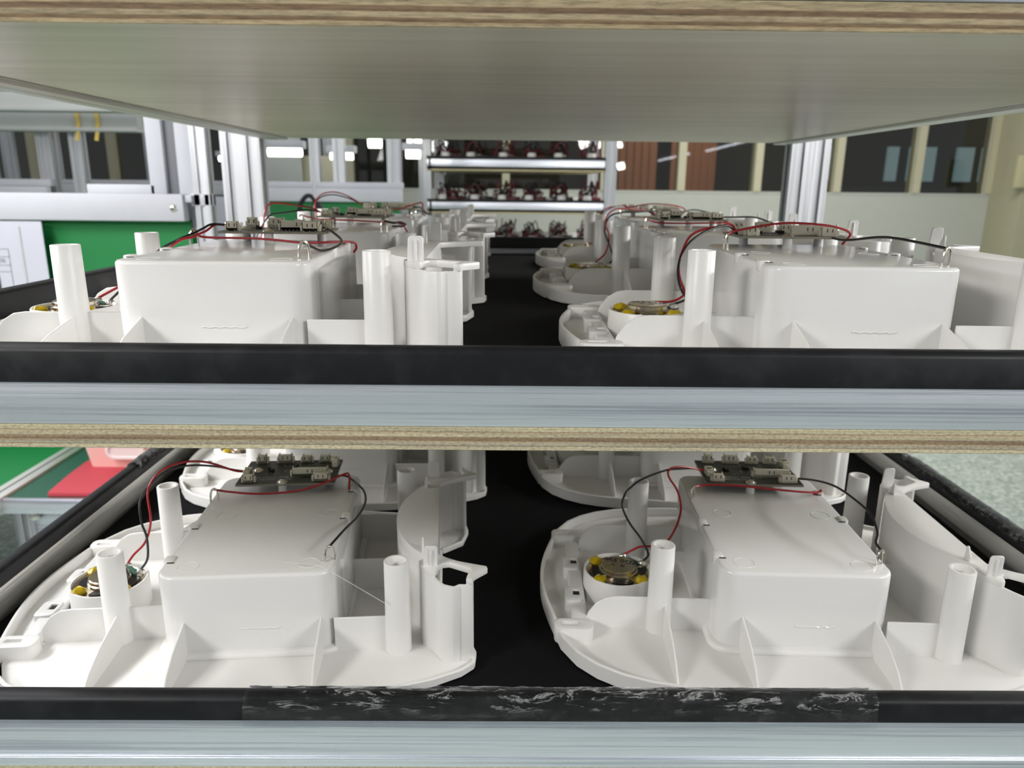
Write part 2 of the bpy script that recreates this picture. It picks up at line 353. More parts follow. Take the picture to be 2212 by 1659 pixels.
# ceiling lamps of the workshop (also mirrored by the window glass)
def tube_lamp(loc, length, axis, label, m='tube2', group=None, r=.018, rod=0):
    t = thing('fluorescent_lamp', label, 'lamp', loc, 0 if axis == 'x' else pi / 2, group)
    b = MB(); b.box(-length / 2, length / 2, -.035, .035, .02, .06); b.build('fixture', M['white_metal'], t, bevel=.004)
    b = MB(); b.tube([(-length / 2 + .02, 0, 0), (length / 2 - .02, 0, 0)], r, 10); b.build('tube', M[m], t)
    if rod: b = MB(); b.tube([(0, .02, .055), (0, .02, rod - loc[2] + .002)], .006, 6, 0); b.build('hanging_rod', M['grey_metal'], t)
    return t
for i in range(8): tube_lamp((7.4 - i * .115, -12.6 + i * 1.3, 1.25), 1.0, 'y', ['nearest lamp', 'second lamp', 'third lamp', 'fourth lamp', 'fifth lamp', 'sixth lamp', 'seventh lamp', 'eighth lamp'][7 - i] + ' of the long row mirrored high in the right windows', group='ceiling lamps behind the camera')
for i in range(5): tube_lamp((5.9 - i * .1, -14 + i * 1.5, .93), .9, 'y', ['first lamp', 'second lamp', 'third lamp', 'fourth lamp', 'fifth lamp'][4 - i] + ' of the lower row mirrored in windows beside the far rack', group='lower lamps behind the camera')
tube_lamp((-1.21, 4.30, .155), .22, 'x', 'bright tube lamp left of the thin vertical rod over the far workbench', 'tube', r=.024, rod=2.1)
tube_lamp((-.965, 4.6, .145), .17, 'x', 'short bright lamp just behind the thin vertical rod', 'tube', r=.020, rod=2.1)
tube_lamp((-.735, 4.4, .215), .11, 'x', 'small bright lamp over the right end of the far workbench', 'tube', r=.030, rod=2.1)
tube_lamp((-.55, 4.7, .235), .12, 'x', 'upper bright lamp beside the far rack', 'tube', r=.028, rod=2.1)
tube_lamp((-.55, 4.62, .165), .12, 'x', 'lower bright lamp beside the far rack', 'tube', r=.028, rod=2.1)

# ------------------------------------------------------------------ shelf rack
XL, XR, YF, YB = -.525, .605, .50, 1.725
rack = thing('storage_rack', 'near aluminium rack with plywood shelves and black rubber edged trays', 'rack', (0, 0, FLOOR))
RZ = -FLOOR
def rk(mb, name, m, **kw):
    """parts of the rack are written in camera-relative height and shifted to the rack's base; rail parts keep their own origin"""
    mb.xf(Matrix.Translation((0, 0, RZ))); return mb.build(name, m, rack, **kw)
def board(x0, x1, y0, y1, z, em='ply_edge'):
    b = MB(); b.box(x0, x1, y0, y1, 0, .0172); b.bm.faces.ensure_lookup_table()
    for f in b.bm.faces:
        f.normal_update()
        f.material_index = 1 if abs(f.normal.z) > .5 else 0
    # rough saw-cut front edge
    o = b.build('shelf_board', [M[em], M['ply_face']], rack, bevel=.0006, seg=1); o.location = (0, 0, z + RZ); return o
board(-.470, .577, YF, YB, .0920, 'ply_edge_brown')
board(XL, XR, YF, YB, -.1817); board(XL, XR, YF, YB, -.4660)
def profile_post(x0, x1, y0, y1, z0, z1, name='post', parent=None, shift=RZ):
    w, d = x1 - x0, y1 - y0; g = min(w, d) * .16; e = .006
    p = []
    nx = max(1, round(w / d)); ny = max(1, round(d / w))
    def side(n, L): return [(k + .5) * L / n for k in range(n)]
    for c in side(nx, w): p += [(x0 + c - g, y0), (x0 + c - g, y0 + e), (x0 + c + g, y0 + e), (x0 + c + g, y0)]
    p = [(x0, y0)] + p + [(x1, y0)]
    for c in side(ny, d): p += [(x1, y0 + c - g), (x1 - e, y0 + c - g), (x1 - e, y0 + c + g), (x1, y0 + c + g)]
    p += [(x1, y1)]
    for c in side(nx, w)[::-1]: p += [(x0 + c + g, y1), (x0 + c + g, y1 - e), (x0 + c - g, y1 - e), (x0 + c - g, y1)]
    p += [(x0, y1)]
    for c in side(ny, d)[::-1]: p += [(x0, y0 + c + g), (x0 + e, y0 + c + g), (x0 + e, y0 + c - g), (x0, y0 + c - g)]
    b = MB(); b.prism(p, z0 + shift, z1 + shift)
    for f in b.bm.faces:
        c = f.calc_center_median()
        if x0 + e * .9 < c.x < x1 - e * .9 and y0 + e * .9 < c.y < y1 - e * .9 and abs(f.normal.z) < .5: f.material_index = 0
    return b.build(name, M['alu_z'], parent or rack)
profile_post(-.612, -.528, 1.685, 1.728, FLOOR, .55); profile_post(.612, .696, 1.685, 1.728, FLOOR, .55)
profile_post(-.612, -.528, .50, .543, FLOOR, .55); profile_post(.612, .696, .50, .543, FLOOR, .55)
# upper side beams and front plate
for x0, x1 in ((-.4765, -.4705), (.5775, .5835)):
    b = MB(); b.box(x0, x1, YF + .002, YB, .097, .108); rk(b, 'gap_shade_strip', M['rubber'])  # black strip stands in for the shade in the gap between board and beam
for x0, x1 in ((-.524, -.4765), (.5835, .614)):
    b = MB(); b.box(x0, x1, YF, YB, .0880, .125); rk(b, 'side_beam', M['alu_y'], bevel=.0015)
b = MB(); b.box(-.506, .612, YF - .001, YF + .012, .1095, .152); rk(b, 'front_beam', M['alu_x'], bevel=.001)
b = MB(); b.box(-.506, .612, YB - .012, YB, .1095, .152); rk(b, 'back_beam', M['alu_x'], bevel=.001)
def tray(zr, rub, zb, back_drop=0., inn=.018):
    """zr rail top, rub rubber height outside, zb frame underside = board top"""
    t = .012
    def frame(x0, x1, y0, y1, m, name, ztop=zr - .003):
        b = MB(); b.box(x0, x1, y0, y1, zb, ztop)
        if y0 == YF and zb < -.4:
            for zz in (zb + .0075, zb + .0095): b.box(x0, x1, y0 - .0006, y0 + .001, zz, zz + .0008)
        return rk(b, name, m, bevel=.001)
    frame(XL, XR, YF, YF + t, M['alu_x'], 'frame_rail'); frame(XL, XR, YB - t, YB, M['alu_x'], 'frame_rail', zr - .003 - back_drop)
    for x0 in (XL, XR - t):
        b = MB(); b.prism([(YF + t, zb), (YB - t, zb), (YB - t, zr - .003 - back_drop), (YF + t, zr - .003)], x0, x0 + t, 'x'); rk(b, 'frame_rail', M['alu_y'], bevel=.001)
    # rubber channel: rounded inverted U section, one length per side
    def section(dep): # across coordinate c (0 = frame outer face, t = inner), height
        e = .0022
        pts = [(-e, -rub), (-e, -.005)]
        for k in range(1, 6):
            a = pi - k * pi / 6; pts.append((t / 2 + (t / 2 + e) * cos(a), -.005 + .005 * sin(a)))
        pts += [(t + e, -.005), (t + e, -dep), (t + .0002, -dep), (t + .0002, -.0035), (-.0002, -.0035), (-.0002, -rub)]
        return pts
    s = section(.026)
    for (y, sg, dz) in ((YF, 1, 0), (YB, -1, -back_drop)):
        b = MB(); b.prism([(y + sg * c, zr + h + dz) for c, h in s], XL - .0022, XR + .0022, 'x'); rk(b, 'rubber_edge', M['rubber'])
    s = section(inn)
    for (x, sg) in ((XL, 1), (XR, -1)):
        b = MB(); b.prism([(x + sg * c, zr + h) for c, h in s], YF + .0145, YB - .0145, 'y')
        for v in b.bm.verts:
            if v.co.y > 1: v.co.z -= back_drop
        rk(b, 'rubber_edge', M['rubber'])
tray(-.1076, .0262, -.1643, .007, .040)
tray(-.3835, .0205, -.4487)
def mat_sheet(z0, z1, label, rise):
    b = MB(); nx, ny = 24, 30; x0, x1, y0, y1 = XL + .015, XR - .015, YF + .016, YB - .016
    def zz(x, y):
        return z1 + -.0004 + .0003 * sin(x * 21 + y * 9) * sin(y * 14) * (1 if rise else .4) + (rise * max(0, (y - 1.60) / .11) ** 2 * (.7 + .3 * sin(x * 9)) if rise else 0)
    vs = [(x0 + (x1 - x0) * i / nx, y0 + (y1 - y0) * j / ny, 0) for j in range(ny + 1) for i in range(nx + 1)]
    top = [(x, y, zz(x, y)) for x, y, _ in vs]; bot = [(x, y, z0 + (zz(x, y) - z1)*(1 if zz(x,y)>z1+.001 else 0)) for x, y, _ in vs]
    N = (nx + 1) * (ny + 1)
    q = lambda i, j: j * (nx + 1) + i
    fs = [(q(i, j), q(i + 1, j), q(i + 1, j + 1), q(i, j + 1)) for j in range(ny) for i in range(nx)]
    fs += [tuple(N + a for a in f[::-1]) for f in fs]
    for i in range(nx): fs += [(q(i, 0), q(i + 1, 0), N + q(i + 1, 0), N + q(i, 0)), (q(i, ny), q(i + 1, ny), N + q(i + 1, ny), N + q(i, ny))]
    for j in range(ny): fs += [(q(0, j), q(0, j + 1), N + q(0, j + 1), N + q(0, j)), (q(nx, j), q(nx, j + 1), N + q(nx, j + 1), N + q(nx, j))]
    b.faces(top + bot, fs); o = b.build('foam_mat', M['black_felt']); return tag(o, label, 'mat')
mat_sheet(-.1643, -.1512, 'black foam mat lining the middle shelf under the upper housings', 0)
mat_sheet(-.4487, -.4342, 'black foam mat lining the lower shelf under the lower housings', 0)

# clear tape wrapped round the rubber edges
def tape_strip(a0, a1, axis, fixed, sg, zr, hout, seed, parent=rack):
    rnd = random.Random(seed); n = max(12, int((a1 - a0) / .006)); t = .012
    sec = [(-.0034, -hout), (-.0032, -.021), (-.0033, -.015), (-.0034, -.008), (-.0015, -.001), (.003, .0016), (.009, .0016), (.0145, -.002), (.0150, -.010)]
    vs = []
    for i in range(n + 1):
        a = a0 + (a1 - a0) * i / n
        for j, (c, h) in enumerate(sec):
            k = .0011 if 1 < j < 8 else .0003
            cc = c + (rnd.random() - .75) * k; hh = h + rnd.random() * k
            aa = a + (rnd.random() - .5) * .002
            vs.append((aa, fixed + sg * cc, zr + hh + RZ) if axis == 'x' else (fixed + sg * cc, aa, zr + hh + RZ))
    m = len(sec); fs = [(i * m + j, (i + 1) * m + j, (i + 1) * m + j + 1, i * m + j + 1) for i in range(n) for j in range(m - 1)]
    b = MB(); b.faces(vs, fs); return b.build('packing_tape', M['tape'], parent)
tape_strip(-.200, .292, 'x', YF, 1, -.3835, .0255, 3)
tape_strip(.56, 1.05, 'y', XR, -1, -.3835, .0255, 5)
tape_strip(.99, 1.35, 'y', XL, 1, -.3835, .0255, 6)

# ------------------------------------------------------------------ the toy housing
def mv(v): return .23 - v
front = [(-.232, .024), (-.226, .0), (-.212, -.025), (-.195, -.042), (-.174, -.055), (-.15, -.064), (-.12, -.070), (-.08, -.074), (-.03, -.076), (.03, -.0755), (.08, -.072), (.13, -.064), (.17, -.052), (.195, -.040), (.207, -.029)]
right = [(.209, -.014), (.202, .015), (.178, .034)]
outline = front + right + [(u, mv(v)) for u, v in right[::-1]] + [(u, mv(v)) for u, v in front[::-1]]
nose = [(-.232 - .014 * math.sin(pi * k / 12), .206 - .182 * k / 12) for k in range(13)]
def make_housing():
    root = thing('toy_housing', '', 'plastic housing')
    W, B = M['white'], M['white_box']
    # base plate with its rim
    b = MB(); b.prism([(u * .985 if u < .17 else u, .115 + (v - .115) * .985 if u < .17 else v) for u, v in outline], .0022, .0058)
    hz = lambda p: .0165 if p[0] < -.1 else (.0165 - (p[0] + .1) * .026)
    b.wall(front, .0034, .0012, hz); b.wall([(u, mv(v)) for u, v in front], .0034, .0012, hz)
    b.wall([front[-1]] + right, .003, .0012, .0085); b.wall([(u, mv(v)) for u, v in [front[-1]] + right], .003, .0012, .0085)
    b.build('base_plate', W, root, bevel=.0007, seg=1)
    # nose trough at the left end
    b = MB(); b.wall(nose, .0034, .0002, .0185); b.prism(nose[:] + [(-.200, .03), (-.200, .200)], .003, .007)
    b.build('nose_rim', W, root, bevel=.0008, seg=2)
    b = MB(); b.prism([(-.2185, .196), (-.2165, .02), (-.2005, .02), (-.2025, .196)], .006, .0185)
    b.build('trough_bar', B, root, bevel=.0025, seg=3)
    for v in (.140, .073):
        b = MB(); b.ring(rrect(-.222, -.204, v - .016, v + .012, .004, 2), rrect(-.2135, -.2065, v - .004, v + .006, .0008, 2), .006, .0205)
        o = b.build('catch_boss', B, root, bevel=.0008, seg=2)
        b = MB(); b.box(-.2133, -.2067, v - .0038, v + .0058, .0186, .0187); b.build('slot', M['black'], o)
    for s in (0, 1):
        f = (lambda v: mv(v)) if s else (lambda v: v)
        b = MB(); b.ring([(u, f(v)) for u, v in rrect(-.234, -.196, .006, .026, .007, 3)], [(u, f(v)) for u, v in rrect(-.226, -.211, .015, .0195, .001, 3)], .003, .020)
        b.box(-.2255, -.2115, min(f(.0152), f(.0193)), max(f(.0152), f(.0193)), .003, .016)
        b.build('latch_pad', W, root, bevel=.0014, seg=2)
    # central battery box
    b = MB(); b.prism(rrect(-.080, .080, 0, .243, .017, 7), .004, .088)
    o = b.build('battery_box', B, root, bevel=.0032, seg=3, ang=50)
    b = MB(); b.prism(rrect(-.0865, .0865, -.0065, .249, .022, 7), .004, .0115); b.build('box_skirt', W, root, bevel=.0035, seg=3, ang=50)
    for sx in (1,):
        for v0, v1 in ((.045, .17),):
            b = MB(); b.box(.079, .0832, v0, v1, .006, .078); b.build('side_panel', B, root, bevel=.0015)
    for (u, v) in ((-.079, .035), (-.079, .107), (.079, .195), (.079, .123)):
        sg = -1 if u < 0 else 1
        b = MB()
        arc = [(v + .0085 * cos(a), .0865 + .0055 * sin(a)) for a in [pi * k / 8 for k in range(9)]]
        inn = [(v + .0045 * cos(a), .0865 + .0025 * sin(a)) for a in [pi * k / 8 for k in range(9)]]
        x0, x1 = (u - .0022, u + .007) if sg < 0 else (u - .007, u + .0022)
        b.prism(rrect(x0, x1, v - .0062, v + .0062, .003, 3), .080, .0898)
        o2 = b.build('box_hook', W, root, bevel=.0012, seg=2)
        b = MB(); b.box(u + .002 if sg < 0 else u - .0085, u + .0085 if sg < 0 else u - .002, v - .0078, v - .0062, .0882, .0886); b.build('slot', M['black'], o2)
    # moulding scar on the front face
    b = MB(); pts = []
    for k in range(14): pts.append((-.008 + k * .0028, -.0004, .034 + .0005 * sin(k * 2.1)))
    b.tube(pts, .0008, 5, 2); b.build('moulding_scar', B, root)
    for (u, v) in ((-.055, .020), (.055, .020), (-.050, .132), (.056, .132)):
        b = MB(); b.lathe([(.0092, .0879), (.0094, .08825), (.0097, .08825), (.0099, .0879)], u, v, 28); b.build('ejector_mark', B, root)
    # screw posts
    for (u, v) in ((-.130, .034), (-.133, .196), (.1375, .001), (.136, .229)):
        b = MB(); b.lathe([(.0, .090), (.0068, .090), (.0085, .0955), (.0092, .0978), (.0112, .0978), (.0116, .0972), (.0122, .004), (.0, .004)], u, v, 28)
        b.build('screw_post', W, root)
    # long cross ribs
    def rib(pts, x0, x1, t=.0016):
        b = MB(); b.prism(pts, x0 - t / 2, x0 + t / 2, 'y') if False else None
    for s in (0, 1):
        v = mv(.034) if s else .034
        prof = [(-.199, .005), (-.203, .012), (-.2, .022), (-.192, .033), (-.182, .039), (-.172, .0405), (-.078, .0405), (-.078, .005)]
        b = MB(); b.prism(prof, v - .0011, v + .0011, 'y'); b.build('cross_rib', W, root, bevel=.0005, seg=1)
        v = mv(.0015) if s else .0015
        b = MB(); b.box(.078, .140, v - .0011, v + .0011, .005, .0405); b.build('cross_rib', W, root, bevel=.0005, seg=1)
    for v in (.115,):
        b = MB(); b.box(.082, .133, v - .0011, v + .0011, .005, .0405); b.build('cross_rib', W, root, bevel=.0005, seg=1)
    b = MB(); b.box(-.126, -.079, .0605, .0625, .005, .022); b.build('cross_rib', W, root, bevel=.0005, seg=1)
    b = MB(); b.box(-.126, -.079, .168, .170, .005, .022); b.build('cross_rib', W, root, bevel=.0005, seg=1)
    b = MB(); b.box(-.112, -.098, .064, .0665, .0058, .0062); b.build('slot', M['black'], root)
    b = MB(); b.box(.085, .090, .119, .126, .0058, .0062); b.build('slot', M['black'], root)
    # gussets running to the front and back rims
    for s in (0, 1):
        for (u, y0, h, yf) in ((-.126, .034, .0405, -.062), (-.0575, .002, .0430, -.066), (.0665, .002, .0430, -.066)):
            prof = [(y0, .005), (y0, h), (y0 - (y0 - yf) * .52, h * .74), (y0 - (y0 - yf) * .78, h * .52), (y0 - (y0 - yf) * .92, h * .3), (yf, .006), (yf, .005)]
            if s: prof = [(mv(a), c) for a, c in prof]
            b = MB(); b.prism(prof, u - .0010, u + .0010, 'x'); b.build('gusset', W, root, bevel=.0005, seg=1)
    # wheel arch with its flange
    R = (.21 ** 2) / (8 * .044) + .022; cx = .131 + R
    a0 = math.asin(.105 / R)
    arc = [(cx - R * cos(a), .115 + R * sin(a)) for a in [a0 - 2 * a0 * k / 20 for k in range(21)]]
    b = MB(); b.prism(arc + [(.1755, .010), (.1755, .220)], .004, .0895); b.build('wheel_arch', W, root, bevel=.0035, seg=3)
    # end brackets with their locking tabs
    for s in (0, 1):
        f = (lambda p: (p[0], mv(p[1]))) if s else (lambda p: p)
        col = [(.1590, .0190), (.1615, .0060), (.1712, -.0050), (.1752, -.0130), (.1805, -.0212), (.1890, -.0255), (.1918, -.0248), (.1948, -.0220), (.2000, -.0228), (.2060, -.0215), (.2066, -.0150), (.2060, -.0040)]
        b = MB(); b.wall([f(p) for p in col], .0030, .002, .0840)
        b.build('bracket_column', W, root, bevel=.0007, seg=2)
        arm = [(.1756, .0292), (.1790, .0245), (.1850, .0190), (.1944, .0125), (.2080, .0062), (.2208, .0010), (.2217, -.0030), (.2150, -.0095), (.2095, -.0150), (.2076, -.0185), (.2070, -.0240), (.2010, -.0225), (.2020, -.0160), (.2035, -.0100), (.2055, -.0050), (.2045, -.0025), (.1861, .0100), (.1800, .0090), (.1765, .0055), (.1750, -.0020), (.1735, -.0055), (.1690, -.0060), (.1600, .0055), (.1575, .0160)]
        b = MB(); b.prism([f(p) for p in arm], .0835, .0895)
        b.build('bracket_arm', W, root, bevel=.0009, seg=2)
        def bx(mb, x0, x1, y0, y1, z0, z1):
            ya, yb = f((0, y0))[1], f((0, y1))[1]; mb.box(x0, x1, min(ya, yb), max(ya, yb), z0, z1)
        b = MB(); b.prism([(.1615, .088), (.1630, .1075), (.1645, .1095), (.1740, .1095), (.1755, .1075), (.1755, .088)], *sorted((f((0, .004))[1], f((0, .0062))[1])), ax='y')
        bx(b, .1682, .1700, .0018, .0048, .088, .1065); b.build('locking_tab', W, root, bevel=.0006, seg=1)
        b = MB(); b.prism([(f((0, .030))[1], .088), (f((0, .030))[1], .0945), (f((0, .036))[1], .1030), (f((0, .038))[1], .1030), (f((0, .040))[1], .088)], .1600, .1622, 'x'); b.build('locking_tab', W, root, bevel=.0005, seg=1)
    # battery contact loops
    for (u, v, a) in ((-.0745, .171, .9), (.0735, .024, .5)):
        b = MB(); pts = [(-.0042, 0, -.006), (-.0044, 0, .006), (-.003, 0, .0125), (0, 0, .0148), (.003, 0, .0125), (.0044, 0, .006), (.0042, 0, -.006)]
        b.tube(pts, .0012, 8, 5); b.xf(Matrix.Translation((u, v, .088)) @ Matrix.Rotation(a, 4, 'Z')); b.build('contact_loop', M['steel'], root)
    # stand-offs under the circuit board
    for (u, v) in ((-.004, .1835), (-.040, .222), (.043, .222)):
        b = MB(); b.lathe([(0, .087), (.0052, .087), (.0048, .0980), (0, .0980)], u, v + .0085, 16); b.build('standoff', W, root)
    # circuit board
    pz = .0980; nbefore = set(C.objects)
    b = MB(); b.box(-.0555, .0555, .1785, .2535, pz, pz + .0024)
    b.bm.faces.ensure_lookup_table()
    for fc in b.bm.faces:
        fc.normal_update(); fc.material_index = 0 if abs(fc.normal.z) > .5 else 1
    pcb = b.build('circuit_board', [M['pcb'], M['pcb_edge']], root)
    top = pz + .0024
    def connector(u, v, w, d, h, pins, rz=0):
        b = MB(); b.box(-w / 2, w / 2, -d / 2, -d / 2 + .0012, 0, h); b.box(-w / 2, w / 2, d / 2 - .0012, d / 2, 0, h * .82)
        b.box(-w / 2, -w / 2 + .0012, -d / 2, d / 2, 0, h); b.box(w / 2 - .0012, w / 2, -d / 2, d / 2, 0, h); b.box(-w / 2, w / 2, -d / 2, d / 2, 0, h * .35)
        b.box(-w / 2 - .0022, -w / 2, -d / 2 + .001, d / 2 - .001, 0, h * .62); b.box(w / 2, w / 2 + .0022, -d / 2 + .001, d / 2 - .001, 0, h * .62)
        mw = b; tr = Matrix.Translation((u, v, top)) @ Matrix.Rotation(rz, 4, 'Z'); mw.xf(tr)
        o = mw.build('connector', M['cream'], pcb, bevel=.0003, seg=1)
        b = MB()
        for k in range(pins):
            x = (k - (pins - 1) / 2) * (w - .004) / max(1, pins - 1) if pins > 1 else 0
            b.box(x - .0004, x + .0004, -.0004, .0004, h * .3, h * .9); b.box(x - .0004, x + .0004, -d / 2 - .0018, -d / 2, .0001, .0009)
        b.xf(tr); b.build('pins', M['solder'], o)
        b = MB()
        for k in range(min(pins, 2)):
            x = (k - (min(pins, 2) - 1) / 2) * .0055; b.box(x - .0005, x + .0005, -d / 2 - .00015, -d / 2, h * .45, h * .8)
        b.xf(tr); b.build('slot', M['chip'], o)
    connector(-.0420, .1870, .0115, .0075, .0100, 2); connector(.0395, .1870, .0165, .0075, .0100, 3)
    connector(.0245, .2035, .0410, .0075, .0105, 10)
    connector(-.0480, .2070, .0110, .0085, .0085, 2, pi / 2)
    connector(-.0400, .2480, .0100, .0080, .0115, 2); connector(-.0125, .2480, .0160, .0080, .0115, 4)
    connector(.0135, .2480, .0110, .0080, .0095, 2); connector(.0355, .2480, .0110, .0080, .0095, 2); connector(.0495, .2350, .0100, .0080, .0100, 2, pi / 2)
    for (u, v) in ((-.004, .1835), (-.040, .222), (.043, .214)):
        b = MB(); b.lathe([(.0062, top), (.0060, top + .0005), (.0045, top + .0008), (.0038, top + .0022), (.0018, top + .0030), (0, top + .0026)], u, v, 18); b.build('screw', M['steel'], pcb)
    for (u, v, a, c, h) in ((.001, .2270, .0075, .0090, .0035), (-.0235, .2190, .0050, .0060, .0030), (-.0265, .2210, .003, .003, .004), (.003, .236, .004, .003, .002)):
        b = MB(); b.box(u - a / 2, u + a / 2, v - c / 2, v + c / 2, top, top + h); b.build('chip', M['chip'], pcb, bevel=.0002, seg=1)
    b = MB(); rnd = random.Random(2)
    for k in range(26):
        u, v = rnd.uniform(-.03, .02), rnd.uniform(.206, .236); b.box(u, u + .0016, v, v + .0008, top, top + .0006)
    for k in range(8): b.box(.016 + k * .003, .018 + k * .003, .238, .2388, top, top + .0005)
    tag(b.build('small_components', M['solder'], pcb), kind='stuff')
    text_mesh('AC_MCU1_FOB V2.0', .0058, 'board_marking', M['silk'], Matrix.Translation((-.014, .1985, top + .00015)), pcb)
    text_mesh('20210727 TX_GFF', .0046, 'board_marking', M['silk'], Matrix.Translation((-.014, .1920, top + .00015)), pcb)
    for o in list(C.objects):
        if o not in nbefore: o.data.transform(Matrix.Translation((0, .0085, 0)))
    # speaker cup and speaker
    cu, cv = -.1640, .0985
    b = MB(); b.lathe([(.0375, .004), (.0372, .0345), (.0366, .0355), (.0350, .0355), (.0344, .0345), (.0340, .028), (.0340, .004)], cu, cv, 48); b.build('speaker_cup', W, root)
    b = MB(); b.lathe([(.0338, .0290), (.0336, .0322), (.0322, .0328), (.0300, .0315), (.0285, .0318), (.0190, .0335), (0, .0335)], cu, cv, 48); sp = b.build('speaker', M['gold'], root)
    b = MB(); b.lathe([(.0205, .0330), (.0205, .0360), (.0198, .0366), (.0192, .0370), (.0190, .0400), (.0180, .0409), (0, .0410)], cu, cv, 40); mg = b.build('magnet', M['gold'], sp)
    mt = Matrix.Translation((cu, cv + .001, .04115)) @ Matrix.Rotation(radians(163), 4, 'Z')
    text_mesh('8\u03a90.5W', .0105, 'printed_marking', M['ink'], mt @ Matrix.Translation((0, -.0075, 0)), mg)
    text_mesh('X  Y', .0085, 'printed_marking', M['ink'], mt @ Matrix.Translation((0, .0025, 0)), mg)
    for a in (95, 185, 275, 352):
        b = MB(); n = 9; o_ = []; i_ = []
        for k in range(n):
            t = radians(a - 24 + 48 * k / (n - 1)); o_.append((cu + .0287 * cos(t), cv + .0287 * sin(t))); i_.append((cu + .0212 * cos(t), cv + .0212 * sin(t)))
        b.prism(o_ + i_[::-1], .0322, .0338); b.build('vent_opening', M['black'], sp)
    for a in (140, 225, 318):
        t = radians(a); b = MB(); b.lathe([(0, .0385), (.0045, .0378), (.0068, .0355), (.0068, .0330)], cu + .0300 * cos(t), cv + .0300 * sin(t), 16)
        for v_ in b.bm.verts: v_.co.z += .0006 * sin(v_.co.x * 900)
        b.build('glue_dot', M['glue'], sp)
    b = MB(); b.box(-.011, .011, -.0035, .0035, .0345, .0365); b.xf(Matrix.Translation((cu + .0235 * cos(radians(47)), cv + .0235 * sin(radians(47)), 0)) @ Matrix.Rotation(radians(-43), 4, 'Z')); b.build('terminal_board', M['green_pcb'], sp, bevel=.0004)
    for (du, dv) in ((.008, .0265), (.027, .0115)):
        b = MB(); b.lathe([(0, .0400), (.0022, .0394), (.0036, .0375), (.0040, .0355)], 0, 0, 12); b.xf(Matrix.Translation((cu + du, cv + dv, 0)) @ Matrix.Diagonal((1.3, .8, 1, 1)) ); b.build('solder_joint', M['solder'], sp)
    return root
TR = (-.1560, .1250, .0385); TB = (-.1370, .1100, .0385)   # solder joints of the speaker
CR = (-.0745, .171, .1020); CB = (.0735, .024, .1020)      # contact loops
